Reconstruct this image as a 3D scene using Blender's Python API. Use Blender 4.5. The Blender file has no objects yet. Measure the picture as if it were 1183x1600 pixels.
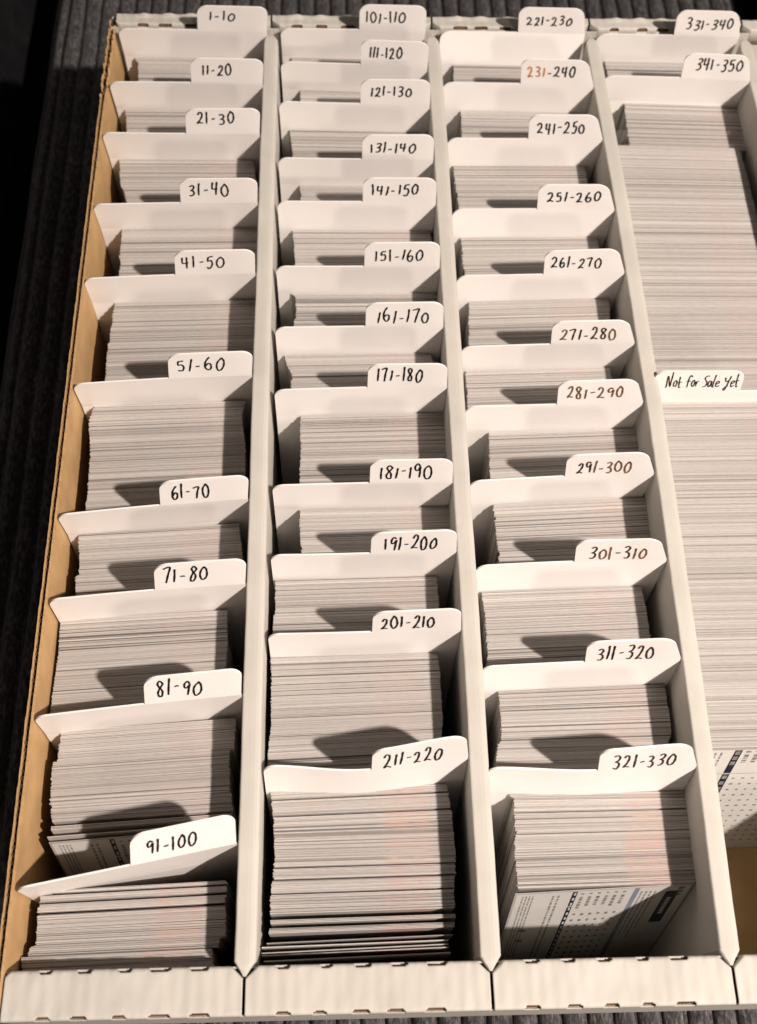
import bpy, bmesh, math, random
from mathutils import Matrix, Vector

# ------------------------------------------------------------------ scene, camera, light
S = bpy.context.scene
COL = S.collection
MM = 0.001
random.seed(11)
R = math.radians

cam_d = bpy.data.cameras.new("camera")
cam = bpy.data.objects.new("camera", cam_d)
COL.objects.link(cam)
cam.matrix_world = Matrix((
    (0.9992454612651543, 0.006971669112646586, -0.038208689728550065, -50.3969 * MM),
    (-0.022890356585947638, 0.9004605025382946, -0.43433502615360203, -22.3055 * MM),
    (0.03137737586792435, 0.4348819140850373, 0.8999406542019186, 392.4189 * MM),
    (0, 0, 0, 1)))
cam_d.sensor_fit = 'VERTICAL'
cam_d.sensor_height = 36
cam_d.lens = 1701.77 / 1600 * 36
cam_d.clip_start = 0.01
cam_d.clip_end = 20
cam_d.dof.use_dof = True
cam_d.dof.focus_distance = 0.42
cam_d.dof.aperture_fstop = 13.0
S.camera = cam

W = bpy.data.worlds.new("World")
S.world = W
W.use_nodes = True
bg = W.node_tree.nodes["Background"]
bg.inputs[0].default_value = (1.0, 0.86, 0.78, 1)
bg.inputs[1].default_value = 0.10

def lamp(name, loc, watts, radius, color):
    d = bpy.data.lights.new(name, 'POINT')
    d.energy = watts; d.shadow_soft_size = radius * MM; d.color = color
    o = bpy.data.objects.new(name, d)
    COL.objects.link(o); o.location = [c * MM for c in loc]
    return o
lamp("main_lamp", (600, -280, 960), 104.0, 24, (1.0, 0.872, 0.78))
lamp("room_lamp", (520, -1250, 800), 27.0, 100, (1.0, 0.85, 0.74))

vs = S.view_settings
vs.view_transform = 'Standard'; vs.look = 'None'; vs.exposure = 0.0; vs.gamma = 1.0
vs.use_curve_mapping = False

# ------------------------------------------------------------------ materials
def mat(name):
    m = bpy.data.materials.new(name); m.use_nodes = True
    nt = m.node_tree
    return m, nt, nt.nodes["Principled BSDF"]
def N(nt, t, **kw):
    n = nt.nodes.new(t)
    for k, v in kw.items():
        if k.startswith('_'): setattr(n, k[1:], v)
        else: n.inputs[k].default_value = v
    return n
def coords(nt, scale, out='Object'):
    tc = N(nt, 'ShaderNodeTexCoord'); mp = N(nt, 'ShaderNodeMapping')
    mp.inputs['Scale'].default_value = scale
    nt.links.new(tc.outputs[out], mp.inputs['Vector'])
    return mp.outputs['Vector']
def noise(nt, vec, scale, detail=3, rough=0.55):
    n = N(nt, 'ShaderNodeTexNoise', Scale=scale, Detail=detail, Roughness=rough)
    nt.links.new(vec, n.inputs['Vector'])
    return n.outputs['Fac']
def ramp(nt, fac, stops):
    r = N(nt, 'ShaderNodeValToRGB')
    e = r.color_ramp.elements
    while len(e) < len(stops): e.new(0.5)
    for el, (p, c) in zip(e, stops):
        el.position = p; el.color = (*c, 1)
    nt.links.new(fac, r.inputs['Fac'])
    return r.outputs['Color']
def bump(nt, b, h, strength, dist):
    n = N(nt, 'ShaderNodeBump', Strength=strength, Distance=dist)
    nt.links.new(h, n.inputs['Height']); nt.links.new(n.outputs['Normal'], b.inputs['Normal'])
def mixc(nt, fac, a, b, mode='MIX'):
    n = nt.nodes.new('ShaderNodeMix'); n.data_type = 'RGBA'; n.blend_type = mode
    for s, v in ((n.inputs[0], fac), (n.inputs[6], a), (n.inputs[7], b)):
        if hasattr(v, 'is_linked'): nt.links.new(v, s)
        else: s.default_value = v if isinstance(v, (int, float)) else (*v, 1)
    return n.outputs[2]
def math_n(nt, op, a, b=0.0):
    n = nt.nodes.new('ShaderNodeMath'); n.operation = op
    for s, v in ((n.inputs[0], a), (n.inputs[1], b)):
        if hasattr(v, 'is_linked'): nt.links.new(v, s)
        else: s.default_value = v
    return n.outputs[0]

def m_plain(name, c1, c2, scale=60, rough=0.6, bscale=900, bstr=0.15, spec=0.4):
    m, nt, b = mat(name)
    v = coords(nt, (1, 1, 1))
    nt.links.new(ramp(nt, noise(nt, v, scale, 4), [(0.3, c1), (0.7, c2)]), b.inputs['Base Color'])
    b.inputs['Roughness'].default_value = rough
    b.inputs['Specular IOR Level'].default_value = spec
    bump(nt, b, noise(nt, v, bscale, 3), bstr, 0.0003)
    return m
M_BOARD = m_plain("white_cardboard", (0.46, 0.442, 0.402), (0.525, 0.505, 0.46), 40, 0.75, 420, 0.22, 0.2)
M_KRAFT = m_plain("brown_kraft", (0.40, 0.25, 0.115), (0.52, 0.335, 0.165), 70, 0.8, 420, 0.5, 0.2)
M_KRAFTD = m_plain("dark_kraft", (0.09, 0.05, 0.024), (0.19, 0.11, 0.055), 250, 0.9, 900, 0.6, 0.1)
M_DIV = m_plain("white_plastic", (0.79, 0.765, 0.745), (0.85, 0.825, 0.805), 30, 0.42, 150, 0.04, 0.4)
M_INK = m_plain("black_ink", (0.006, 0.006, 0.007), (0.014, 0.012, 0.012), 300, 0.6, 900, 0.1, 0.1)
M_SHEEND = m_plain("ink_faint_sheen", (0.02, 0.010, 0.007), (0.07, 0.034, 0.018), 260, 0.6, 900, 0.1, 0.15)  # black ink, a faint marker sheen painted into its colour
M_SHEENB = m_plain("ink_brown_sheen", (0.09, 0.040, 0.016), (0.24, 0.115, 0.05), 260, 0.6, 900, 0.1, 0.15)  # black ink whose coppery sheen is painted as brown
M_SHEENO = m_plain("ink_orange_sheen", (0.45, 0.17, 0.05), (0.62, 0.27, 0.09), 260, 0.35)  # black ink, strongest glare of the sheen painted as orange
M_NAVY = m_plain("navy_print", (0.010, 0.012, 0.028), (0.018, 0.021, 0.042), 200, 0.4)
M_BLUE = m_plain("pale_blue_print", (0.20, 0.23, 0.32), (0.27, 0.30, 0.38), 200, 0.4)
M_TEXT = m_plain("grey_print", (0.14, 0.135, 0.135), (0.30, 0.29, 0.28), 400, 0.5)
M_DARKCARD = m_plain("dark_card_print", (0.05, 0.03, 0.025), (0.30, 0.25, 0.22), 260, 0.3)

def m_card(name, per_object):
    m, nt, b = mat(name)
    if per_object:
        oi = N(nt, 'ShaderNodeObjectInfo'); rnd = oi.outputs['Random']
        u = N(nt, 'ShaderNodeSeparateXYZ'); tc = N(nt, 'ShaderNodeTexCoord')
        nt.links.new(tc.outputs['Generated'], u.inputs[0]); ux = u.outputs['X']
        geo = N(nt, 'ShaderNodeNewGeometry'); pos = geo.outputs['Position']
        tint = math_n(nt, 'FRACT', math_n(nt, 'MULTIPLY', rnd, 17.31))
    else:
        at = N(nt, 'ShaderNodeAttribute', _attribute_name='card'); sp = N(nt, 'ShaderNodeSeparateColor')
        nt.links.new(at.outputs['Color'], sp.inputs[0])
        rnd, ux, tint = sp.outputs[0], sp.outputs[1], sp.outputs[2]
        geo = N(nt, 'ShaderNodeNewGeometry'); pos = geo.outputs['Position']
    mp = N(nt, 'ShaderNodeMapping'); mp.inputs['Scale'].default_value = (300, 3600, 300)
    nt.links.new(pos, mp.inputs['Vector'])
    st = noise(nt, mp.outputs['Vector'], 1.0, 4, 0.6)
    base = ramp(nt, rnd, [(0.0, (0.15, 0.138, 0.13)), (0.14, (0.31, 0.29, 0.272)), (0.36, (0.425, 0.400, 0.378)), (0.75, (0.475, 0.450, 0.427)), (1.0, (0.56, 0.53, 0.503))])
    base = mixc(nt, 1.0, base, ramp(nt, st, [(0.30, (0.86, 0.86, 0.865)), (0.55, (1, 1, 1)), (0.75, (1.06, 1.06, 1.06))]), 'MULTIPLY')
    # printed ink that shows on the card edges, as a soft band across the stack
    wob = math_n(nt, 'MULTIPLY', math_n(nt, 'SUBTRACT', noise(nt, pos, 60, 2), 0.5), 0.10)
    uu = math_n(nt, 'ADD', ux, wob)
    band = ramp(nt, uu, [(0.58, (0, 0, 0)), (0.66, (1, 1, 1)), (0.84, (1, 1, 1)), (0.90, (0, 0, 0))])
    pat = noise(nt, pos, 140, 3)
    amt = math_n(nt, 'MULTIPLY', math_n(nt, 'MULTIPLY', band, math_n(nt, 'POWER', tint, 0.6)), ramp(nt, pat, [(0.34, (0.15, 0.15, 0.15)), (0.62, (0.88, 0.88, 0.88))]))
    col = ramp(nt, math_n(nt, 'FRACT', math_n(nt, 'MULTIPLY', tint, 5.7)), [(0.0, (0.52, 0.27, 0.26)), (0.35, (0.56, 0.42, 0.30)), (0.6, (0.50, 0.30, 0.30)), (1.0, (0.50, 0.46, 0.44))])
    base = mixc(nt, amt, base, col)
    nt.links.new(base, b.inputs['Base Color'])
    b.inputs['Roughness'].default_value = 0.62
    b.inputs['Specular IOR Level'].default_value = 0.3
    return m
M_CARD1 = m_card("card_stock", True)
M_CARDS = m_card("card_stock_packed", False)
M_FACE = m_plain("card_back_paper", (0.60, 0.59, 0.57), (0.66, 0.65, 0.62), 80, 0.4, 600, 0.05, 0.45)

def m_sleeve():
    m, nt, b = mat("clear_plastic")
    out = nt.nodes["Material Output"]
    tr = N(nt, 'ShaderNodeBsdfTransparent'); mx = N(nt, 'ShaderNodeMixShader')
    b.inputs['Base Color'].default_value = (0.75, 0.73, 0.70, 1); b.inputs['Roughness'].default_value = 0.15
    v = coords(nt, (1, 1, 1))
    f = ramp(nt, noise(nt, v, 90, 3), [(0.35, (0.05, 0.05, 0.05)), (0.75, (0.16, 0.16, 0.16))])
    nt.links.new(f, mx.inputs[0]); nt.links.new(tr.outputs[0], mx.inputs[1]); nt.links.new(b.outputs[0], mx.inputs[2])
    nt.links.new(mx.outputs[0], out.inputs['Surface'])
    return m
M_SLEEVE = m_sleeve()

def m_cord():
    m, nt, b = mat("charcoal_corduroy")
    v = coords(nt, (1, 1, 1))
    v2 = coords(nt, (1, 0.35, 1))
    f = noise(nt, v2, 700, 5, 0.7)
    nt.links.new(mixc(nt, 1.0, ramp(nt, f, [(0.30, (0.016, 0.016, 0.019)), (0.50, (0.050, 0.049, 0.052)), (0.72, (0.20, 0.194, 0.20))]),
                      ramp(nt, noise(nt, v, 30, 3), [(0.3, (0.8, 0.8, 0.8)), (0.7, (1.2, 1.15, 1.1))]), 'MULTIPLY'), b.inputs['Base Color'])
    b.inputs['Roughness'].default_value = 0.95
    b.inputs['Specular IOR Level'].default_value = 0.1
    b.inputs['Sheen Weight'].default_value = 0.25
    b.inputs['Sheen Roughness'].default_value = 0.4
    bump(nt, b, f, 0.9, 0.0012)
    return m
M_CORD = m_cord()
M_BLACK = m_plain("black_upholstery", (0.004, 0.004, 0.005), (0.012, 0.012, 0.013), 60, 0.9, 500, 0.6, 0.1)

# ------------------------------------------------------------------ mesh helpers (all in millimetres)
class MB:
    def __init__(s): s.v = []; s.f = []; s.attr = []
    def vert(s, p): s.v.append((p[0] * MM, p[1] * MM, p[2] * MM)); return len(s.v) - 1
    def quad(s, *i): s.f.append(i)
    def grid(s, rows, close=False, skip=None):
        idx = [[s.vert(p) for p in r] for r in rows]
        for a in range(len(idx) - 1):
            n = len(idx[a])
            for b in range(n - 1 + (1 if close else 0)):
                if skip and skip(a, b): continue
                c = (b + 1) % n
                s.f.append((idx[a][b], idx[a][c], idx[a + 1][c], idx[a + 1][b]))
        return idx
    def box(s, a, b):
        x0, y0, z0 = a; x1, y1, z1 = b
        i = [s.vert(p) for p in ((x0,y0,z0),(x1,y0,z0),(x1,y1,z0),(x0,y1,z0),(x0,y0,z1),(x1,y0,z1),(x1,y1,z1),(x0,y1,z1))]
        for q in ((3,2,1,0),(4,5,6,7),(0,1,5,4),(1,2,6,5),(2,3,7,6),(3,0,4,7)): s.f.append(tuple(i[k] for k in q))
    def build(s, name, m, parent=None, smooth=False, loc=None):
        me = bpy.data.meshes.new(name)
        me.from_pydata(s.v, [], s.f); me.update()
        bm = bmesh.new(); bm.from_mesh(me); bmesh.ops.recalc_face_normals(bm, faces=bm.faces); bm.to_mesh(me); bm.free()
        me.materials.append(m)
        if smooth:
            for p in me.polygons: p.use_smooth = True
        o = bpy.data.objects.new(name, me); COL.objects.link(o)
        if parent: o.parent = parent
        if loc: o.location = [c * MM for c in loc]
        return o
def tag(o, label=None, cat=None, group=None, kind=None):
    for k, v in (('label', label), ('category', cat), ('group', group), ('kind', kind)):
        if v: o[k] = v
    return o
def empty(name, loc=(0, 0, 0), rz=0.0):
    o = bpy.data.objects.new(name, None); COL.objects.link(o)
    o.location = [c * MM for c in loc]; o.rotation_euler.z = rz; o.empty_display_size = 0.02
    return o
def wob(x, s=0.0):
    return math.sin(x * 0.31 + s) * 0.5 + math.sin(x * 0.83 + s * 2.1) * 0.3 + math.sin(x * 1.97 + s * 3.7) * 0.2

FLOOR = -105.5
# ------------------------------------------------------------------ setting: corduroy seat under the box
mb = MB()
P = 10.6
def cush(x0, x1, sag):
    xs = []
    k0 = math.floor(x0 / P); k = k0
    while k * P < x1:
        for t in (0, .05, .08, .10, .14, .22, .34, .5, .66, .78, .86, .90, .92, .95):
            xs.append((k + t) * P)
        k += 1
    ys = [-190 + i * 9.0 for i in range(100)]
    rows = []
    for y in ys:
        r = []
        for x in xs:
            t = (x / P) % 1.0
            h = 4.2 * max(0, math.sin(math.pi * min(1, max(0, (t - .08) / .84)))) ** 0.5
            d = min(x - xs[0], xs[-1] - x)
            e = max(0.0, 1 - d / 26.0)
            z = -110.6 + h - 46 * e ** 2.2 + 0.25 * wob(y * 0.12 + x, 1.3)
            r.append((x + 0.35 * math.sin(y * 0.055 + (k0 + x // P) * 1.7), y, z))
        rows.append(r)
    mb.grid(rows)
cush(-236, 226, 0)
seat = mb.build("corduroy_seat", M_CORD, smooth=True)
seat['kind'] = 'structure'
mb = MB()
for xa, xb in ((-900, -262), (262, 900)):
    ring = []
    for i in range(60):
        y = -400 + i * 25
        ring.append([(xa + (xb - xa) * t, y, -128 - 30 * max(0, 1 - min(t, 1 - t) * 26) ** 2) for t in [k / 60 for k in range(61)]])
    mb.grid(ring)
o = mb.build("sofa_seats", M_BLACK, smooth=True); o['kind'] = 'structure'
mb = MB(); mb.box((-900, -400, -190), (900, 1100, -180))
o = mb.build("sofa_base", M_BLACK); o['kind'] = 'structure'

# ------------------------------------------------------------------ the storage box
L = 435.5
box = empty("card_storage_box", (0, 0, -108.5))
tag(box, "white cardboard storage box with rows of partitions and a bare brown left wall", "storage box")
def bx(mbb, name, m, smooth=False, parent=None):
    o = mbb.build(name, m, None, smooth)
    p = parent or box
    o.parent = p
    o.matrix_parent_inverse = Matrix.Translation((0, 0, 108.5 * MM))
    return o
def sub(mbb, name, m, parent, smooth=False):
    o = mbb.build(name, m, None, smooth); o.parent = parent
    return o
mb = MB(); mb.box((-163.5, -15, -108.5), (243, 449, FLOOR)); bx(mb, "box_floor", M_KRAFT)

def side_wall(x_in, sgn, name):
    # two liners with a fluted medium between them, open along the top edge
    ys = [-14 + i * 1.0 for i in range(463)]
    inner = MB(); outer = MB(); med = MB()
    def top(y, s):
        z = 0.25 * wob(y * 0.5, s) + 0.22 * wob(y * 3.3, s * 2)
        if y > 392: z -= (y - 392) * 0.03 + abs(wob(y * 1.3, s)) * 3.2
        return z
    def off(y):
        if y > 392: return 1.2 * abs(wob(y * 0.55, 2.2))
        return 0.12 * wob(y * 0.9, 4.0)
    def sheet(m_, xa, xb, s, spread):
        rows = []
        for y in ys:
            o_ = off(y) * spread * sgn; t = top(y, s)
            rows.append([(xa, y, FLOOR + .5), (xa + o_, y, t), (xb + o_, y, t), (xb, y, FLOOR + .5)])
        m_.grid(rows)
    sheet(inner, x_in, x_in + sgn * 0.9, 0.4, -0.15)
    sheet(outer, x_in + sgn * 2.35, x_in + sgn * 2.8, 1.9, 1.0)
    rows = []
    for i in range(463 * 4):
        y = -14 + i * 0.25
        c = x_in + sgn * (1.4 + 0.72 * math.sin(y * 2 * math.pi / 2.6 + wob(y * .2, 1)))
        t = top(y, 3.1) - 0.9 + 0.5 * wob(y * 1.7, 6)
        rows.append([(c - .14, y, FLOOR + 1), (c - .14, y, t), (c + .14, y, t), (c + .14, y, FLOOR + 1)])
    med.grid(rows)
    a = bx(inner, name, M_KRAFT)
    sub(med, "fluted_core", M_KRAFTD, a); sub(outer, "outer_liner", M_KRAFT, a)
side_wall(-161.0, -1, "side_wall")
side_wall(240.5, 1, "side_wall")

RAILX = (-82.0, 0.0, 81.5, 161.2)
SEG = [(-160.4, -82.6), (-81.6, -0.6), (0.4, 80.9), (81.9, 160.6), (161.6, 239.8)]
SLOT = [13.2, 25.6, 38.0, 50.6, 63.4]
def end_wall(y_in, sgn, name, depth=15.1):
    """double wall folded over at the top; sgn -1 = front, +1 = back"""
    body = MB()
    body.box((-163.3, min(y_in, y_in + sgn * .6), FLOOR + .2), (242.5, max(y_in, y_in + sgn * .6), -2.2))
    ya, yb = sorted((y_in + sgn * (depth - .5), y_in + sgn * (depth + .1)))
    body.box((-163.3, ya, FLOOR - 2.9), (242.5, yb, -2.2))
    wall = bx(body, name, M_BOARD)
    for si, (xa, xb) in enumerate(SEG):
        flap = MB(); core = MB()
        n = 200
        prof = [(0.0, -9.0), (0.0, -1.6), (0.12, -0.75), (0.42, -0.25), (0.8, -.05), (1.2, 0.0), (1.6, 0.02), (2.2, 0.05), (4.6, 0.03), (7.5, 0.0), (10.4, 0.03), (12.8, 0.05), (13.5, .02), (13.9, 0.0), (14.3, -.05), (14.65, -0.25), (14.95, -0.75), (15.1, -1.6), (15.1, -9.0)]
        rows = []; crow = []; xs = []
        sl = [c + random.uniform(-1.1, 1.1) for c in SLOT]
        slo = [c + random.uniform(-1.1, 1.1) for c in SLOT]
        hw = [random.uniform(2.5, 4.2) for c in SLOT]
        for i in range(n + 1):
            x = xa + (xb - xa) * i / n; xs.append(x)
            d = min(x - xa, xb - x)
            cut = max(0.0, 4.0 - d) * 0.95
            if (si == 0 and x - xa < 5): cut = max(0.0, 1.5 - d)
            r = []; r2 = []
            near_i = min(abs(x - xa - c) for c in sl); near_o = min(abs(x - xa - c) for c in slo) 
            lip_i = math.exp(-(near_i / 3.2) ** 2); lip_o = math.exp(-(near_o / 3.2) ** 2)
            for (py, pz) in prof:
                yy = py * depth / 15.1
                if py < 7: yy += cut * (1 - py / 7)
                z = pz + (0.05 + 0.05 * wob(x * .21, si)) * math.sin(x * 2 * math.pi / 4.6 + si + wob(x * .13 + py * .1, 2)) * (1 if -1 < pz else 0.2) + 0.18 * wob(x * 0.4 + py * .25, si + 3)
                z += 0.30 * lip_i * max(0, 1 - abs(py - 2.0) / 2.2) + (0.28 if sgn < 0 else 1.3) * lip_o * max(0, 1 - abs(py - 13.0) / 2.2)
                z += 0.05 * wob(x * 3.1 + py, 7)
                if py < 1.2 or py > 13.9: z += 0.10 * wob(x * 2.3, si + py)
                r.append((x, y_in + sgn * yy, z))
                r2.append((x, y_in + sgn * (0.75 + yy * (depth - 1.5) / depth), z - 0.75 - 0.0))
            rows.append(r); crow.append(r2)
        def skip(a, b, sl=sl, slo=slo, hw=hw, xs=xs, xa=xa):
            xm = (xs[a] + xs[a + 1]) / 2 - xa
            if 1 <= b <= 6:
                k = min(range(5), key=lambda q: abs(xm - sl[q])); e = (0, 0, 0, .1, .5, 9, 9)[b]
                return abs(xm - sl[k]) < hw[k] - e - .4 + 0.25 * wob(xm * 9, 1)
            if 11 <= b <= 16:
                k = min(range(5), key=lambda q: abs(xm - slo[q])); e = (9, 9, .5, .1, 0, 0)[b - 11]
                return abs(xm - slo[k]) < hw[k] - e - .4 + 0.25 * wob(xm * 9, 2)
            return False
        flap.grid(rows, skip=skip)
        core.grid(crow)
        f = sub(flap, "folded_flap", M_BOARD, wall, smooth=True)
        mod = f.modifiers.new("thickness", 'SOLIDIFY'); mod.thickness = 0.35 * MM; mod.offset = 0
        c = sub(core, "kraft_core", M_KRAFTD, wall, smooth=True)
        mod = c.modifiers.new("thickness", 'SOLIDIFY'); mod.thickness = 0.2 * MM; mod.offset = 0
    return wall
end_wall(0.0, -1, "front_wall")
end_wall(L + 6.6, 1, "back_wall", 7.6)

BOW = (0.2, 0.3, 2.4, 0.8)
for k, rx in enumerate(RAILX):
    rail = MB(); rows = []
    ys = [-3.2, -2.2, -1.0, 0.2, 1.6] + [4 + i * 4.2 for i in range(102)] + [432.6, 434.0, 435.0, 436.2, 437.2]
    for y in ys:
        w = 3.55
        if y < 1.6: w = 0.5 + 3.05 * (y + 3.2) / 4.8
        if y > 432: w = 0.5 + 3.05 * max(0, (437.2 - y) / 5.2)
        cx = rx + BOW[k] * math.sin(math.pi * min(1, max(0, y / L))) + 0.25 * wob(y * 0.06, k)
        zt = 2.6 * math.sin(math.pi * min(1, max(0, y / L))) ** .6 + 0.15 * wob(y * 0.09, k + 2) - (0.5 if (y < 0 or y > 435) else 0)
        ridge = 0.06 * wob(y * 1.1, k)
        wl = w + ridge; wr = w + 0.08 * wob(y * 0.7, k + 5)
        dent = 0.10 * max(0, wob(y * .35, k * 3)) ** 2
        rows.append([(cx - wl + .3, y, FLOOR + .3), (cx - wl, y, zt - 8), (cx - wl - .12, y, zt - 1.4), (cx - wl - .05, y, zt - .55), (cx - wl + .28, y, zt - .12 - dent), (cx - wl * .80, y, zt + .02 - dent),
                     (cx, y, zt + .06), (cx + wr * .42, y, zt - .02), (cx + wr * .72, y, zt - .30), (cx + wr * .92, y, zt - .85), (cx + wr + .05, y, zt - 1.7), (cx + wr, y, zt - 8), (cx + wr - .3, y, FLOOR + .3)])
    rail.grid(rows)
    # end caps
    a = len(rows[0]); n = len(rail.v)
    rail.f.append(tuple(range(a))); rail.f.append(tuple(range(n - a, n)))
    o = bx(rail, "row_partition", M_BOARD)

# ------------------------------------------------------------------ handwriting strokes (unit box, y up)
GL = {
 '0': (0.60, [[(0.34,0.97),(0.08,0.72),(0.03,0.35),(0.16,0.04),(0.40,0.06),(0.58,0.36),(0.55,0.76),(0.36,0.98),(0.26,0.93)]]),
 '1': (0.16, [[(0.10,0.98),(0.08,0.5),(0.04,0.0)]]),
 '2': (0.60, [[(0.06,0.74),(0.20,0.95),(0.42,0.92),(0.46,0.66),(0.26,0.28),(0.02,0.03),(0.28,0.08),(0.60,0.02)]]),
 '3': (0.56, [[(0.06,0.90),(0.30,0.99),(0.50,0.86),(0.38,0.62),(0.18,0.53),(0.42,0.46),(0.50,0.24),(0.30,0.02),(0.02,0.06)]]),
 '4': (0.58, [[(0.10,0.96),(0.04,0.50),(0.28,0.46),(0.56,0.54)],[(0.46,0.98),(0.42,0.48),(0.38,0.0)]]),
 '5': (0.56, [[(0.54,0.96),(0.16,0.94)],[(0.16,0.94),(0.10,0.58),(0.34,0.62),(0.50,0.40),(0.40,0.10),(0.20,0.0),(0.02,0.10)]]),
 '6': (0.54, [[(0.34,0.99),(0.10,0.66),(0.03,0.26),(0.20,0.01),(0.44,0.10),(0.48,0.38),(0.26,0.48),(0.06,0.28)]]),
 '7': (0.54, [[(0.02,0.86),(0.22,0.92),(0.54,0.97),(0.40,0.52),(0.26,0.0)]]),
 '8': (0.54, [[(0.48,0.86),(0.30,0.99),(0.10,0.84),(0.20,0.60),(0.44,0.36),(0.40,0.06),(0.16,0.02),(0.06,0.22),(0.26,0.52),(0.48,0.78),(0.46,0.90)]]),
 '9': (0.52, [[(0.48,0.84),(0.28,0.99),(0.06,0.82),(0.10,0.56),(0.32,0.54),(0.48,0.78),(0.46,0.42),(0.40,0.0)]]),
 '-': (0.46, [[(0.06,0.44),(0.22,0.46),(0.42,0.48)]]),
 'N': (0.70, [[(0.0,-0.10),(0.06,0.05),(0.14,0.85),(0.30,0.40),(0.46,0.02),(0.54,0.50),(0.66,1.15)]]),
 'o': (0.40, [[(0.22,0.55),(0.04,0.38),(0.06,0.08),(0.24,0.04),(0.36,0.30),(0.24,0.56)]]),
 't': (0.40, [[(0.24,1.10),(0.18,0.5),(0.20,0.02),(0.34,0.08)],[(0.0,0.52),(0.20,0.54),(0.48,0.56)]]),
 'f': (0.46, [[(0.46,0.90),(0.32,1.05),(0.20,0.75),(0.14,-0.08)],[(0.0,0.48),(0.22,0.50),(0.40,0.54)]]),
 'u': (0.38, [[(0.04,0.52),(0.04,0.12),(0.18,0.03),(0.32,0.20),(0.34,0.52),(0.36,0.05)]]),
 'r': (0.34, [[(0.04,0.50),(0.08,0.04)],[(0.08,0.30),(0.18,0.52),(0.34,0.54)]]),
 'S': (0.50, [[(0.50,0.98),(0.26,1.02),(0.08,0.80),(0.24,0.58),(0.42,0.36),(0.30,0.06),(0.0,0.02)]]),
 'a': (0.42, [[(0.34,0.50),(0.12,0.52),(0.04,0.16),(0.16,0.02),(0.32,0.24),(0.36,0.50),(0.42,0.04)]]),
 'l': (0.20, [[(0.14,1.10),(0.08,0.5),(0.08,0.04),(0.18,0.06)]]),
 'e': (0.40, [[(0.04,0.28),(0.30,0.36),(0.26,0.54),(0.08,0.44),(0.08,0.10),(0.22,0.02),(0.42,0.14)]]),
 'Y': (0.60, [[(0.04,0.98),(0.10,0.62),(0.30,0.52),(0.50,0.72)],[(0.62,1.12),(0.44,0.40),(0.20,-0.32),(0.04,-0.30),(0.14,-0.08),(0.50,0.12)]]),
 ' ': (0.34, []),
}
def spline(p, n=7):
    if len(p) < 3: return [(p[0][0] + (p[1][0] - p[0][0]) * i / 6, p[0][1] + (p[1][1] - p[0][1]) * i / 6) for i in range(7)]
    out = []
    q = [p[0]] + list(p) + [p[-1]]
    for i in range(1, len(q) - 2):
        for k in range(n):
            t = k / n
            out.append(tuple(0.5 * (2 * q[i][j] + (q[i+1][j] - q[i-1][j]) * t + (2*q[i-1][j] - 5*q[i][j] + 4*q[i+1][j] - q[i+2][j]) * t*t + (3*q[i][j] - q[i-1][j] - 3*q[i+1][j] + q[i+2][j]) * t**3) for j in (0, 1)))
    out.append(p[-1])
    return out
def write(text, u0, u1, vb, vt, slope, width, rng, surf, gap=0.17):
    """strokes as flat ribbons; surf(u, v, d) -> point d mm in front of the tab"""
    adv = []
    for ch in text:
        adv.append(GL[ch][0] * rng.uniform(0.92, 1.1))
    tot = sum(adv) + gap * (len(text) - 1)
    k = (u1 - u0) / tot
    per = []
    x = 0.0
    for ch, a in zip(text, adv):
        m = MB(); lift = rng.uniform(-.09, .09); hs = rng.uniform(0.82, 1.12); sk = rng.uniform(-.12, .10)
        for st in GL[ch][1]:
            pts = [(px + rng.uniform(-.025, .025), py + rng.uniform(-.025, .025)) for px, py in st]
            pl = []
            for px, py in spline(pts):
                uu = u0 + (x + (px + sk * py) * a / GL[ch][0]) * k
                vv = vb + (py * hs + lift) * (vt - vb) + slope * .55 * (uu - (u0 + u1) / 2)
                pl.append((uu, vv))
            left = []; right = []
            for i, (uu, vv) in enumerate(pl):
                a0 = pl[max(0, i - 1)]; a1 = pl[min(len(pl) - 1, i + 1)]
                dx, dy = a1[0] - a0[0], a1[1] - a0[1]; d = math.hypot(dx, dy) or 1e-6
                ww = width * (0.5 + 0.06 * math.sin(i * 0.9)) * (0.72 if i in (0, len(pl) - 1) else 1)
                nx, ny = -dy / d * ww, dx / d * ww
                left.append(m.vert(surf(uu + nx, vv + ny, .05))); right.append(m.vert(surf(uu - nx, vv - ny, .05)))
            for i in range(len(pl) - 1): m.f.append((left[i], left[i + 1], right[i + 1], right[i]))
        per.append(m)
        x += a + gap
    return per
def merge(ms):
    o = MB()
    for m in ms:
        b = len(o.v); o.v += m.v; o.f += [tuple(i + b for i in f) for f in m.f]
    return o

# ------------------------------------------------------------------ leaning of the packed rows: (y at card tops, degrees back)
LEAN = [
 [(0, .5), (28, 3), (36, 3), (50, 6.5), (89, 7), (133, 6.5), (168, 6), (228, 3), (282, .5), (324, -1.2), (367, -1.5), (399, -2.5), (436, 0)],
 [(0, .5), (15, 3), (60, 9), (67, 9.5), (116, 7), (149, 5.5), (179, 5.5), (224, 3.5), (255, 2), (288, .6), (325, -1), (351, -1.2), (387, -2.3), (412, -2), (436, 0)],
 [(23, 13.5), (58, 13), (103, 9), (144, 6.8), (182, 4.4), (216, 4.2), (246, 1.8), (284, 1), (322, .4), (365, -2), (401, -2), (436, 0)],
 [(73, 15), (230, 6), (370, -1), (405, -2.2), (436, 0)],
]
YAW = [[], [], [], []]
def lerp(tab, y):
    if y <= tab[0][0]: return tab[0][1]
    for (a, va), (b, vb) in zip(tab, tab[1:]):
        if y <= b: return va + (vb - va) * (y - a) / (b - a)
    return tab[-1][1]
def lean(row, y): return R(lerp(LEAN[row], y))

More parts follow.
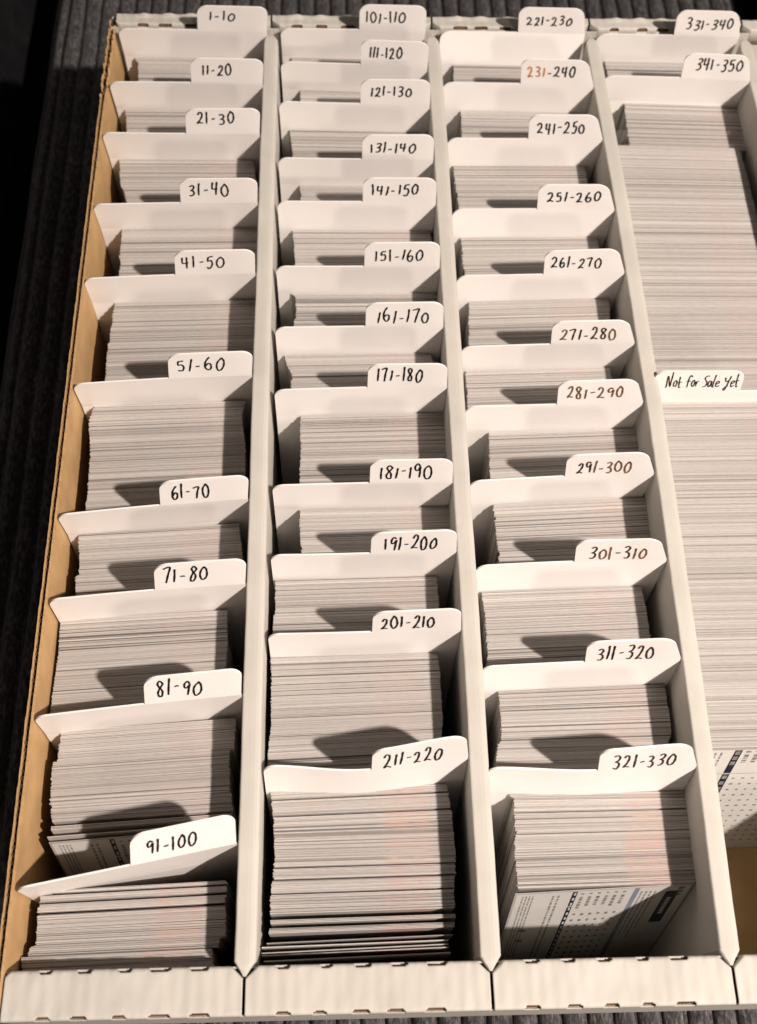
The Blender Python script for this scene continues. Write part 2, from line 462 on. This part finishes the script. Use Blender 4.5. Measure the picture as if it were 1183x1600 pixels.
DIV=[
('1-10', 0, [-158.49, 435.26, 3.0], -2.53, -6.99, 74.52, 39.99, [47.18, 59.22, 9.65, 10.31, 13.04, 6.88], -16.42),
('11-20', 0, [-159.75, 398.82, 3.08], -0.27, -5.24, 74.6, 40.0, [46.59, 60.06, 9.04, 9.26, 12.56, 5.69], -9.4),
('21-30', 0, [-160.41, 366.33, 3.07], 0.18, -3.09, 74.41, 39.97, [46.24, 63.46, 10.34, 10.45, 13.93, 6.8], -8.42),
('31-40', 0, [-160.76, 323.34, 3.13], 1.42, -2.7, 74.53, 40.09, [44.91, 62.6, 9.66, 9.27, 13.5, 5.34], -7.75),
('41-50', 0, [-160.98, 282.09, 3.21], 2.58, -0.71, 74.6, 40.29, [44.49, 62.31, 9.38, 8.41, 12.98, 4.72], -5.37),
('51-60', 0, [-160.32, 228.22, 3.29], 3.52, 3.16, 74.6, 40.03, [44.73, 63.7, 9.86, 8.19, 13.09, 4.88], -4.14),
('61-70', 0, [-160.52, 168.9, 3.46], 5.3, 6.51, 74.89, 40.49, [46.11, 60.45, 10.09, 7.78, 13.83, 3.91], -2.06),
('71-80', 0, [-160.12, 132.98, 3.39], 4.66, 9.09, 74.57, 40.34, [44.38, 60.96, 11.15, 8.49, 14.76, 4.75], 3.27),
('81-90', 0, [-160.52, 88.57, 3.45], 5.78, 12.93, 74.66, 39.98, [45.65, 61.17, 10.7, 7.26, 13.73, 4.13], 2.91),
('91-100', 0, [-160.33, 32.7, 3.21], 10.59, 15.5, 74.06, 38.91, [44.64, 60.14, 11.03, 3.51, 13.74, 0.65], -4.21),
('101-110', 1, [-77.1, 436.48, 3.12], -0.65, -5.32, 72.69, 39.69, [43.26, 62.38, 8.44, 8.9, 12.0, 5.29], -7.87),
('111-120', 1, [-76.69, 412.46, 3.02], -2.1, -5.4, 72.38, 39.65, [43.99, 59.61, 7.94, 8.69, 11.72, 4.86], -7.19),
('121-130', 1, [-77.06, 386.47, 3.05], -0.87, -4.67, 72.41, 39.51, [44.44, 63.71, 8.64, 9.15, 12.15, 5.6], -5.15),
('131-140', 1, [-76.81, 350.99, 3.06], -0.17, -2.66, 72.28, 39.42, [43.51, 64.04, 8.17, 8.4, 11.71, 4.8], -5.47),
('141-150', 1, [-76.79, 324.84, 3.01], 0.04, -2.42, 72.12, 39.27, [43.54, 64.19, 8.54, 8.65, 12.11, 5.02], -0.67),
('151-160', 1, [-76.7, 287.88, 3.01], 0.47, -0.5, 71.97, 39.3, [44.12, 64.99, 8.1, 7.96, 11.77, 4.22], -2.11),
('161-170', 1, [-76.54, 255.35, 2.96], 0.94, 1.13, 71.72, 39.08, [44.37, 66.07, 7.55, 7.07, 11.67, 2.84], 1.3),
('171-180', 1, [-76.3, 223.9, 2.95], 1.37, 2.49, 71.59, 39.13, [43.1, 61.72, 9.26, 8.55, 13.34, 4.37], 1.02),
('181-190', 1, [-76.3, 178.92, 2.99], 1.21, 5.25, 71.54, 39.18, [43.37, 63.78, 8.94, 8.04, 13.21, 3.64], 2.38),
('191-200', 1, [-76.34, 148.59, 2.93], 1.28, 4.63, 71.47, 39.01, [44.43, 64.26, 8.41, 7.25, 12.82, 2.71], 5.28),
('201-210', 1, [-76.68, 116.17, 3.01], 1.27, 6.68, 71.62, 39.25, [42.75, 62.4, 8.63, 7.26, 12.64, 3.13], 6.33),
('211-220', 1, [-77.32, 67.36, 2.95], 2.29, 10.72, 71.36, 38.67, [42.94, 63.58, 7.36, 4.65, 11.32, 0.54], 13.98),
('221-230', 2, [3.92, 437.63, 2.45], -2.92, -4.82, 71.91, 39.45, [42.71, 65.04, 7.52, 8.84, 10.97, 5.36], 4.72),
('231-240', 2, [3.5, 400.98, 1.99], -0.96, -3.69, 70.58, 38.38, [40.72, 63.52, 8.25, 8.88, 11.74, 5.34], -3.56),
('241-250', 2, [4.08, 365.25, 1.92], 0.24, -3.88, 70.32, 38.63, [41.88, 64.2, 7.58, 7.69, 11.33, 3.88], -3.14),
('251-260', 2, [4.2, 321.57, 2.11], 0.5, -0.77, 70.63, 38.99, [42.39, 66.54, 9.25, 9.16, 12.83, 5.52], 1.28),
('261-270', 2, [4.22, 284.21, 2.18], 1.82, -0.04, 70.84, 38.58, [40.82, 63.01, 8.49, 7.68, 11.68, 4.42], -0.65),
('271-280', 2, [4.04, 246.29, 2.18], 1.82, 0.75, 70.83, 38.58, [41.48, 65.53, 7.75, 6.66, 11.17, 3.16], -1.3),
('281-290', 2, [4.12, 216.23, 2.15], 1.76, 3.59, 70.6, 38.28, [41.26, 64.61, 9.01, 7.86, 12.32, 4.47], 3.47),
('291-300', 2, [3.87, 181.58, 2.24], 2.68, 3.15, 70.92, 38.59, [42.4, 64.25, 7.96, 6.01, 11.69, 2.17], 2.95),
('301-310', 2, [3.82, 143.78, 2.23], 1.68, 6.02, 70.78, 38.69, [43.47, 65.69, 7.15, 5.57, 10.9, 1.71], 8.66),
('311-320', 2, [3.37, 103.1, 2.32], 2.0, 8.42, 70.96, 38.91, [42.45, 63.61, 8.23, 6.14, 12.36, 1.86], 10.97),
('321-330', 2, [2.99, 64.11, 2.7], 0.07, 13.02, 71.78, 39.6, [44.03, 66.3, 6.61, 5.78, 11.37, 0.88], 14.1),
('331-340', 3, [84.36, 435.66, 2.23], -2.23, -4.61, 69.66, 38.93, [43.35, 66.72, 7.67, 8.8, 11.71, 4.69], -13.86),
('341-350', 3, [84.66, 405.95, 2.05], -1.78, -4.7, 69.26, 38.1, [43.07, 65.92, 9.07, 10.03, 13.29, 5.74], -9.25),
]
PROF={
'1-10':[(-154.16, 441.96), (-152.65, 434.83), (-151.27, 433.93), (-150.13, 422.59)],
'11-20':[(-155.33, 401.72), (-153.57, 387.09)],
'21-30':[(-155.88, 368.63), (-153.26, 351.13), (-151.11, 347.14), (-150.04, 341.19)],
'31-40':[(-151.0, 324.83), (-150.49, 308.53), (-150.22, 296.69)],
'41-50':[(-150.71, 282.22), (-151.82, 267.76), (-151.8, 250.62), (-151.22, 240.58)],
'51-60':[(-155.31, 227.16), (-156.35, 220.42), (-154.73, 207.78), (-153.78, 189.38), (-153.95, 176.87)],
'61-70':[(-155.54, 166.11), (-154.39, 156.67), (-153.46, 149.64), (-154.75, 149.23), (-153.98, 138.33)],
'71-80':[(-159.05, 128.4), (-158.53, 117.03), (-158.9, 104.15), (-159.19, 90.86)],
'81-90':[(-154.25, 83.91), (-154.4, 74.73), (-155.77, 74.28), (-155.85, 70.47), (-155.48, 59.69), (-154.0, 50.73)],
'91-100':[(-156.03, 27.53), (-155.93, 22.6), (-155.28, 9.98), (-157.52, 9.19), (-157.52, 6.31), (-159.88, 5.95), (-158.8, -1.2)],
'101-110':[(-72.54, 439.06), (-72.17, 435.36)],
'111-120':[(-67.69, 415.42), (-67.3, 408.3)],
'121-130':[(-72.9, 388.22), (-70.79, 371.32)],
'131-140':[(-67.47, 352.44), (-66.56, 343.21)],
'141-150':[(-70.42, 324.55), (-69.15, 304.61)],
'151-160':[(-71.04, 287.86), (-68.51, 285.5), (-68.79, 269.82)],
'161-170':[(-73.31, 253.87), (-71.97, 248.09), (-69.93, 243.7), (-69.85, 236.7)],
'171-180':[(-65.71, 222.45), (-65.42, 209.51), (-65.92, 190.61)],
'181-190':[(-65.7, 177.08), (-64.74, 156.99)],
'191-200':[(-75.24, 145.52), (-75.15, 132.03), (-75.84, 122.9)],
'201-210':[(-76.32, 112.72), (-75.75, 105.35), (-75.83, 96.69), (-75.38, 86.19), (-76.31, 72.56)],
'211-220':[(-74.98, 60.68), (-73.68, 46.14), (-73.74, 36.93), (-74.9, 25.86), (-74.92, 15.68)],
'221-230':[(11.84, 436.99), (11.89, 422.15)],
'231-240':[(14.09, 402.04), (13.46, 385.09)],
'241-250':[(8.24, 365.63), (9.1, 346.41), (10.2, 338.02)],
'251-260':[(9.52, 320.4), (10.31, 302.16)],
'261-270':[(11.29, 283.02), (9.84, 258.57)],
'271-280':[(7.62, 245.2), (7.9, 235.46), (7.36, 226.22)],
'281-290':[(16.02, 213.88), (15.11, 190.69)],
'291-300':[(15.67, 179.01), (16.07, 165.52), (16.28, 151.81)],
'301-310':[(8.09, 139.52), (8.86, 131.1), (9.26, 117.46), (7.95, 107.63)],
'311-320':[(12.18, 98.02), (12.61, 86.89), (12.02, 78.73), (10.82, 77.28), (8.94, 70.02)],
'321-330':[(12.36, 58.76), (14.81, 56.37), (14.31, 45.04), (13.68, 36.89), (13.98, 30.64), (13.81, 24.05)],
'331-340':[(92.03, 440.84), (92.69, 427.64)],
'341-350':[(99.2, 409.1), (98.6, 377.65)],
}

ROWWORD = ["first", "second", "third", "fourth"]

# ------------------------------------------------------------------ dividers
DPLANE = {}
def corner(r, t):     # height lost at distance t from a rounded corner of radius r
    if t >= r: return 0.0
    return r - math.sqrt(max(0.0, r * r - (r - t) ** 2))
def cols(W_, r):
    c = sorted(set([0, .15, .5, 1.1, 1.9, 2.9, 4.0, r] + [W_ - q for q in (0, .15, .5, 1.1, 1.9, 2.9, 4.0, r)] + [r + (W_ - 2 * r) * i / 16 for i in range(17)]))
    return c
def make_divider(key, row, o, yaw, ln, Wd, tx, text, mirrored=False, th=16.0, lb=0.0, tabw=None, bow=0.0, bend=0.0, inks=None, twidth=0.62, words=None):
    yaw = R(yaw); ln = R(ln); lb = R(lb)
    hb = lean(row, o[1])                 # lean of the body below the card tops
    cx = Wd / 2
    rng = random.Random(key)
    DB = o[2] + 16.5                     # from the bend to the top of the body
    base = Vector((o[0] + cx * math.cos(yaw), o[1], FLOOR))
    root = empty("divider_card", base, 0)
    curl = rng.uniform(-.5, .5)
    shear = (.10, 0.0, -.12, -.14)[row]
    def surf(u, v, d=0.0):
        """u across, v up from the top edge of the body (negative below), d towards the viewer"""
        x = o[0] + cx + (u - cx) * math.cos(yaw)
        y = o[1] + (u - cx) * math.sin(yaw)
        if v >= 0:
            y += v * math.sin(ln); z = o[2] + v * math.cos(ln)
        elif v > -DB:
            y += v * math.sin(lb); z = o[2] + v * math.cos(lb)
        else:
            q = -DB - v
            y -= DB * math.sin(lb) + q * math.sin(hb); z = o[2] - DB * math.cos(lb) - q * math.cos(hb)
        y -= (bow * math.sin(math.pi * u / Wd) ** 2 * (1 if u < Wd / 2 else 1) + curl * math.sin(math.pi * u / Wd)) * min(1.0, max(0.0, (v + 60) / 60))
        y -= d
        return (x - base.x, y - base.y, z - base.z)
    vbot = -DB - (abs(FLOOR) - 16.5 - 0) / math.cos(hb) - (DB * (1 - math.cos(lb)))*0
    tk = 0.7
    tab0, tab1 = (tx, Wd) if not mirrored else (1.5, 1.5 + tabw)
    r = 4.6
    BW = Wd
    if not mirrored:
        railx = RAILX[row] + BOW[row] * math.sin(math.pi * min(1, max(0, o[1] / L))) - 3.95
        BW = max(Wd, min(Wd + 4.5, (railx - o[0] - cx) / math.cos(yaw) + cx))
    us = cols(BW, r)
    body = MB(); rows = []
    def vtop(u):
        a = 0.0
        if not mirrored: a = corner(r, u) if u < tab0 else 0.0
        else: a = corner(r, Wd - u) if u > tab1 else corner(1.5, u)
        return -a
    vl = [vbot, vbot * .55, -DB - 6, -DB - 2, -DB]
    def column(u, d, vt):
        return [surf(u, v, d) for v in vl] + [surf(u, -DB + (vt + DB) * t, d) for t in (.25, .5, .75, 1.0)]
    strip = []
    for u in us:
        vt = vtop(u)
        strip.append(column(u, tk, vt) + column(u, 0, vt)[::-1])
    body.grid(strip, close=True)
    n = len(strip[0]); body.f.append(tuple(range(n))); nn = len(body.v); body.f.append(tuple(range(nn - n, nn)))
    b = body.build("divider_body", M_DIV, root, smooth=False)
    # tab
    tw = tab1 - tab0; rt = 4.9
    tabm = MB(); strip = []
    inset = 0.0
    for t in cols(tw, rt):
        loss = max(corner(rt, t), corner(rt, tw - t))
        sl = 0.0
        vt = th - loss
        strip.append([surf(tab0 + t * (1 + (BW - Wd) / tw * (1 - vt * q / th)) + shear * vt * q, vt * q + .02, tk) for q in (0, .3, .6, .85, 1)] + [surf(tab0 + t * (1 + (BW - Wd) / tw * (1 - vt * q / th)) + shear * vt * q, vt * q + .02, 0) for q in (1, .85, .6, .3, 0)])
    tabm.grid(strip, close=True)
    n = len(strip[0]); tabm.f.append(tuple(range(n))); nn = len(tabm.v); tabm.f.append(tuple(range(nn - n, nn)))
    tb = tabm.build("index_tab", M_DIV, root)
    u0, u1, va, vb_, vt, vbt = text
    if key == '91-100': u0, u1, va, vb_, vt, vbt = 45.5, 62.0, 8.4, 7.4, 11.6, 4.6
    per = write(words or key, u0, u1, vbt, vt, (vb_ - va) / (u1 - u0), twidth, rng, lambda u, v, d: surf(u + shear * (v - (vt + vbt) / 2), v, tk + d + .08), gap=0.30 if not words else 0.08)
    inks = inks or [M_INK] * len(per)
    groups = {}
    for m, ink in zip(per, inks):
        if m.v: groups.setdefault(ink.name, (ink, []))[1].append(m)
    for nm, (ink, ms) in groups.items():
        merge(ms).build("handwriting", ink, tb)
    # where the plane sits at the height of the card tops, at mid width
    DPLANE[key] = (o[1] - DB * math.sin(lb), yaw)
    return root
GROUP = "white tabbed divider cards standing in the box"
K, Dk, Bk, Ok = M_INK, M_SHEEND, M_SHEENB, M_SHEENO  # Dk, Bk, Ok: black ink with the sheen painted in, faint to strong
INKS = {'221-230': [Dk,K,K,K,Dk,Dk,K], '231-240': [Ok,Ok,Ok,Bk,Dk,K,K], '241-250': [K]*7, '271-280': [Bk,Dk,K,K,Dk,Dk,Bk], '281-290': [Bk]*7,
        '291-300': [Dk,Dk,Bk,K,Bk,Bk,Bk], '301-310': [Dk,Bk,Bk,Dk,Dk,Bk,Bk], '311-320': [Dk,K,K,K,Dk,Dk,Dk], '321-330': [Dk,Dk,Dk,K,Dk,Dk,Dk], '331-340': [K]*7}
NOTE = {'81-90': ', tilted back', '91-100': ', leaning over the front stack', '211-220': ', its upper edge bowed', '1-10': ', at the back left corner', '341-350': ', near the back of the fourth row', '321-330': ', behind the front stack'}
def word_ink(k):
    if k in ('271-280', '281-290', '291-300', '301-310'): return 'black ink with painted brown sheen'
    if k == '231-240': return 'black ink with painted orange sheen'
    if k in ('311-320', '321-330', '221-230'): return 'black ink, faint painted sheen'
    return 'black ink'
for key, row, o, yaw, ln, Wd, tx, text, lb in DIV:
    if o[1] > 434:
        yaw = max(-.8, min(.8, yaw)); o = [o[0], min(o[1], 436.4), o[2]]
    lb = max(lb, -(440.2 - o[1]) / 19.5 * 57.3, -9)
    if key == '91-100': ln, lb = 26.0, 1.0
    if key == '81-90': ln = 17.0
    if key == '71-80': ln = 12.0
    d = make_divider(key, row, o, yaw, ln, Wd, tx, text, bow={'211-220': 3.0, '321-330': 1.8}.get(key, 0.0),
                     inks=INKS.get(key), lb=lb, twidth=0.84 if o[1] > 300 else 0.78)
    tag(d, "white divider card, tab handwritten %s in %s%s" % (key, word_ink(key), NOTE.get(key, '')), "divider", GROUP)
    YAW[row].append((o[1], R(yaw)))
d = make_divider('Not for Sale Yet', 3, [86.0, 229.5, -8.6], 0.6, 2.0, 70.0, 0, [5.6, 37.2, 6.2, 6.8, 12.4, 4.0], mirrored=True, th=15.2, tabw=38.5, lb=1.0, words='Not for Sale Yet', twidth=0.56)
tag(d, "white divider card, left hand tab handwritten Not for Sale Yet in black ink", "divider", GROUP)
YAW[3] += [(229.0, R(.6)), (70, R(0.5))]
YAW[0] = [(a, b * (.6 if a > 40 else .22)) for a, b in YAW[0]]
for y in YAW: y.sort()
YAW[2].insert(0, (30, R(0.8)))
YAW[0].insert(0, (0, R(1.2))); YAW[0].insert(1, (26, R(1.9))); YAW[0].insert(3, (52, R(2.6)))
YAW[1].insert(0, (5, R(0.8))); YAW[1].insert(1, (40, R(0.6)))

# ------------------------------------------------------------------ cards
CW = 65.4
def card_frame(row, xl, y, ztop, yaw=None, ln=None):
    """bottom-centre position, yaw, lean and height of a card whose top edge is at (xl.., y, ztop)"""
    a = lean(row, y) if ln is None else ln
    yw = lerp(YAW[row], y) if yaw is None else yaw
    h = (ztop - FLOOR) / math.cos(a)
    return (xl + CW / 2, y - math.tan(a) * (ztop - FLOOR), FLOOR), yw, a, h
def card_verts(fr, t):
    (x, y, z), yw, a, h = fr
    rot = Matrix.Rotation(yw, 4, 'Z') @ Matrix.Rotation(-a, 4, 'X')
    out = []
    for dx, dy, dz in ((-CW/2, -t/2, 0), (CW/2, -t/2, 0), (CW/2, t/2, 0), (-CW/2, t/2, 0), (-CW/2, -t/2, h), (CW/2, -t/2, h), (CW/2, t/2, h), (-CW/2, t/2, h)):
        p = rot @ Vector((dx, dy, dz)); out.append((p.x + x, p.y + y, p.z + z))
    return out
FQ = ((3,2,1,0),(4,5,6,7),(0,1,5,4),(1,2,6,5),(2,3,7,6),(3,0,4,7))
class Stack:
    """walks from the back to the front, giving each card its place"""
    def __init__(s, row, prof, y_back, y_front, pitch, seed, loose=0.0, flip=False):
        rng = random.Random(seed); s.items = []
        pr = sorted((q[1], q[0]) for q in prof) if not flip else sorted(prof)
        y = y_back; blockx = 0; blockz = 0; dirt = 0.5
        while y > y_front:
            if rng.random() < 0.05: blockx = rng.gauss(0, .35); blockz = rng.gauss(0, .07)
            if rng.random() < 0.10: dirt = rng.random()
            xl = lerp(pr, y) + blockx * .6 + rng.gauss(0, .16)
            zt = -16.6 + blockz + rng.gauss(0, .055)
            shade = min(1, max(0, 0.50 + 0.20 * (dirt - .5) + rng.gauss(0, .27)))
            s.items.append((xl, y, zt, shade, rng.random(), rng.gauss(0, .0012)))
            g = 0.0
            q = rng.random()
            if q < 0.12: g = rng.uniform(.06, .18)
            if q < 0.012 + .02 * loose: g = rng.uniform(.25, .5) + max(0, loose - .5) * .6
            y -= pitch + g
sections = []
order = [[k for k, r, *_ in DIV if r == q] for q in range(4)]
FRONT = {'91-100', '211-220', '321-330'}
packed = MB(); pcol = []
def add_packed(row, it, t, tint=1.0):
    xl, y, zt, sh, tn, dy = it
    fr = card_frame(row, xl, y, zt, yaw=lerp(YAW[row], y) + dy)
    b = len(packed.v)
    for p in card_verts(fr, t): packed.vert(p)
    for q in FQ: packed.f.append(tuple(b + i for i in q))
    for i in range(8):
        pcol.append((sh, 1.0 if i in (1, 2, 5, 6) else 0.0, tn * tint, 1))
for row in range(4):
    ks = order[row]
    for i, k in enumerate(ks):
        if k in FRONT: continue
        yb, yw = DPLANE[k]
        nxt = ks[i + 1] if i + 1 < len(ks) else None
        prof = PROF[k]
        if k == '341-350':
            yf = 377.6
        elif k == '81-90':
            yf = 52.4
        else:
            yf = DPLANE[nxt][0] + 0.9
        st = Stack(row, prof, yb - 1.3, yf, 0.315, k)
        for it in st.items:
            if k == '341-350': it = (it[0], it[1], it[2] - 1.0, max(0, it[3] - .06), it[4], it[5])
            add_packed(row, it, 0.285, 0.16)
# fourth row, two long packed runs
st = Stack(3, [(240, 88.8), (326, 88.5), (350, 88.7), (368, 87.9), (377, 87.7)], 376.4, DPLANE['Not for Sale Yet'][0] + .9, 0.315, 'long run', loose=.5, flip=True)
for it in st.items: add_packed(3, (it[0], it[1], it[2] + 1.6, min(1, it[3] + .10), it[4], it[5]), 0.285, 0.16)
st = Stack(3, [(70, 88.2), (225, 88.6)], DPLANE['Not for Sale Yet'][0] - 1.2, 74.6, 0.315, 'unsold run', loose=.4, flip=True)
for it in st.items: add_packed(3, (it[0], it[1], it[2], min(1, it[3] + .12), it[4], it[5]), 0.285, 0.16)
pk = packed.build("packed_trading_cards", M_CARDS)
ca = pk.data.color_attributes.new("card", 'FLOAT_COLOR', 'POINT')
for i, c in enumerate(pcol): ca.data[i].color = c
tag(pk, "white trading cards packed on edge in the stacks behind the dividers of all four rows", "trading cards", None, "stuff")

# the three front stacks: every card an object of its own
proto = MB()
H0 = 88.9
for p in card_verts(((0, 0, 0), 0, 0, H0), 0.30): proto.vert(p)
for q in FQ: proto.f.append(q)
pm = proto.build("trading_card", M_CARD1)
def place_card(src, row, it, label, group, ln=None):
    xl, y, zt, sh, tn, dy = it
    (x, yy, z), yw, a, h = card_frame(row, xl, y, zt, yaw=lerp(YAW[row], y) + dy, ln=ln)
    o = src if src.users_collection and not src.get('label') else src.copy()
    if o is not src: COL.objects.link(o)
    o.location = (x * MM, yy * MM, z * MM)
    o.rotation_euler = (-a, 0, yw)
    o.scale = (1, 1, h / H0)
    tag(o, label, "trading card", group)
    return o
LAB = {'91-100': "white trading card packed in the stack right in front of the 91-100 divider",
       '211-220': "white trading card packed in the stack right in front of the 211-220 divider",
       '321-330': "white trading card packed in the stack right in front of the 321-330 divider"}
GRP = {'91-100': "cards in the front stack of the first row", '211-220': "cards in the front stack of the second row", '321-330': "cards in the front stack of the third row"}
for k, row, yf in (('91-100', 0, 0.3), ('211-220', 1, 18.2), ('321-330', 2, 24.6)):
    yb = min(DPLANE[k][0] - 1.6, PROF[k][0][1] + .6)
    st = Stack(row, PROF[k], yb, yf, 0.38, k, loose=1.0)
    for it in st.items:
        place_card(pm, row, it, LAB[k], GRP[k])
# loose cards at the front of the second row
LOOSE = [(-74.9, 15.0, "first"), (-74.9, 14.4, "second"), (-75.1, 12.6, ""), (-75.1, 12.0, ""), (-75.1, 11.4, "")]
g2 = "cards in the front stack of the second row"
for i, y in enumerate((16.0, 15.55, 15.1)):
    place_card(pm, 1, (-74.8 + .1 * i, y, -16.7, .6, .6, 0), "trading card in the small clump touching the front of the second row stack", "small clump of cards in the second row")
for i, y in enumerate((13.3, 12.85, 12.4, 11.95)):
    place_card(pm, 1, (-75.0 - .1 * i, y, -16.8, .6, .6, .001), "trading card in the last clump behind the loose cards of the second row", "last clump of cards in the second row")
for xl, y, dy, lab in ((-75.9, 8.9, .010, "fifth loose trading card from the front wall in the second row, set to the right"),
                   (-77.6, 7.4, .004, "fourth loose trading card from the front wall in the second row"),
                   (-77.6, 5.8, .012, "third loose trading card from the front wall in the second row"),
                   (-77.5, 4.9, .008, "second loose trading card from the front wall in the second row"),
                   (-76.9, 3.1, .010, "foremost loose trading card, nearest the front wall in the second row")):
    place_card(pm, 1, (xl, y, -16.9, .6, .2, dy), lab, "loose cards at the front of the second row", ln=R(1.2 + y * .12))

# ---- cards whose printed back faces the viewer
def bars(lst, name, m, parent, d=0.05):
    b = MB()
    for u0, v0, u1, v1 in lst:           # fractions of the face, v down from the top edge
        x0, x1 = -CW/2 + u0 * CW, -CW/2 + u1 * CW; z0, z1 = H0 * (1 - v1), H0 * (1 - v0)
        i = [b.vert(p) for p in ((x0, -.15 - d, z0), (x1, -.15 - d, z0), (x1, -.15 - d, z1), (x0, -.15 - d, z1))]
        b.f.append(tuple(i))
    return b.build(name, m, parent)
def text_run(rng, u, v0, v1, w, gapp=.25):
    """a line of print running down the card: short dashes of differing length"""
    out = []; v = v0
    while v < v1:
        l = rng.uniform(.008, .030)
        out.append((u, v, u + w, min(v1, v + l))); v += l + rng.uniform(.005, .011)
    return out
def printed_face(card, rng, layout):
    face = bars([(0.012, .008, .988, .992)], "printed_back", M_FACE, card, 0.03)
    if layout == 'profile':
        t = []
        for k in range(4): t += text_run(rng, .045 + k * .019, .03, .80, .008)
        for k in range(2): t += text_run(rng, .215 + k * .03, .04, .86, .012)
        for k in range(6):
            u = .375 + k * .047
            t += text_run(rng, u, .03, .045, .017) + text_run(rng, u, .07, .16 + rng.uniform(0, .05), .019)
            for c in range(9): t += [(u, .26 + c * .07, u + .017, .275 + c * .07 + rng.uniform(0, .012))]
        for k in range(4): t += text_run(rng, .715 + k * .026, .05, .45 + rng.uniform(-.1, .2), .010)
        t += [(.92, .02, .955, .045), (.92, .055, .955, .08), (.925, .09, .95, .115), (.09, .42, .13, .45), (.09, .55, .13, .58)]
        bars(t, "printed_text", M_TEXT, face, .06)
        bars([(.325, .01, .352, .17), (.325, .178, .352, .96), (.86, .06, .935, .42)], "navy_panel", M_NAVY, face, .06)
        bars([(.672, .01, .700, .96)], "pale_blue_strip", M_BLUE, face, .06)
        bars([(.335, .02 + k * .055, .345, .05 + k * .055) for k in range(15)], "white_lettering", M_FACE, face, .09)
        bars([(.885, .13 + q * .028, .910, .150 + q * .028) for q in range(7)], "name_lettering", M_FACE, face, .09)
    else:
        t = []
        for k in range(2): t += text_run(rng, .09 + k * .035, .03, .16, .012)
        for k in range(12):
            u = .275 + k * .058
            t += text_run(rng, u, .02, .035, .03) + text_run(rng, u, .05, .12, .028)
            for c in range(13): t += [(u + .004, .257 + c * .053, u + rng.uniform(.016, .028), .269 + c * .053)]
        t += [(.02, .217, .98, .220)]
        bars(t, "printed_text", M_TEXT, face, .06)
        bars([(.205, .012, .250, .213), (.205, .223, .250, .97)], "navy_strip", M_NAVY, face, .06)
        bars([(.213, .02 + k * .045, .242, .05 + k * .045) for k in range(3)], "column_heading", M_TEXT, face, .09)
        bars([(.213, .235 + k * .053, .242, .265 + k * .053) for k in range(12)], "column_heading", M_TEXT, face, .09)
    return face
def single(row, it, label, ln=None, layout=None, seed=1, group=None):
    o = place_card(pm, row, it, label, group, ln=ln)
    if layout: printed_face(o, random.Random(seed), layout)
    return o
single(2, (13.2, 24.0, -16.6, .7, .2, .022), "foremost card of the third row, printed back with navy panel facing front", layout='profile', seed=3, ln=R(13.6))
single(3, (88.1, 74.0, -16.6, .7, .2, .0), "foremost card of the fourth row, printed back showing columns of figures", layout='stats', seed=5, ln=R(15))
for i, y in enumerate((51.0, 50.5, 50.0)):
    place_card(pm, 0, (-154.0, y, -16.8, .6, .2, .01), "white trading card of the slim clump slipped forward behind the 91-100 divider", "slim clump of cards behind the 91-100 divider", ln=R(10.2 - i * .2))
place_card(pm, 0, (-154.8, 47.6, -16.9, .6, .2, .015), "lone trading card just ahead of the slim clump behind the 91-100 divider", None, ln=R(12.2))
single(0, (-153.6, 45.8, -17.0, .6, .2, .02), "trading card leaning with its printed back showing, just behind the 91-100 divider", layout='profile', seed=8, ln=R(15))

# small dark cards peeking out at the back of the second row
def dark_card(xl, y, zt, w, label):
    b = MB(); b.box((0, -.2, 0), (w, .2, zt - FLOOR))
    o = b.build("dark_card", M_DARKCARD); o.location = (xl * MM, y * MM, FLOOR * MM)
    f = MB(); f.box((-.4, -.75, 0), (w + .4, -.35, zt - FLOOR + .6)); f.build("clear_sleeve", M_SLEEVE, o)
    tag(o, label, "trading card")
dark_card(-76.2, 404.4, -15.0, CW, "dark faced card in a clear sleeve showing at the left behind the 121-130 divider")
dark_card(-76.2, 428.8, -15.5, CW, "dark faced card in a clear sleeve barely showing behind the 111-120 divider")

# clear bag round part of the 341-350 stack
b = MB()
rows = []
for z in (FLOOR + 1, -60, -18, -14):
    ring = []
    for i in range(40):
        t = i / 40
        if t < .4: ring.append((89.2 + (t / .4) * 66.5, 376.9, z))
        elif t < .5: ring.append((155.7, 376.9 + (t - .4) / .1 * 9.5, z))
        elif t < .9: ring.append((155.7 - (t - .5) / .4 * 66.5, 386.4, z))
        else: ring.append((89.2, 386.4 - (t - .9) / .1 * 9.5, z))
    rows.append([(p[0], p[1] + .5 * wob(p[0] * .3, z), p[2] + (.5 * wob(p[0] * .25, 2) if z > -15 else 0)) for p in ring])
b.grid(rows, close=True)
o = b.build("plastic_bag", M_SLEEVE, smooth=True)
tag(o, "clear plastic bag round the cards at the front of the 341-350 stack", "plastic bag")
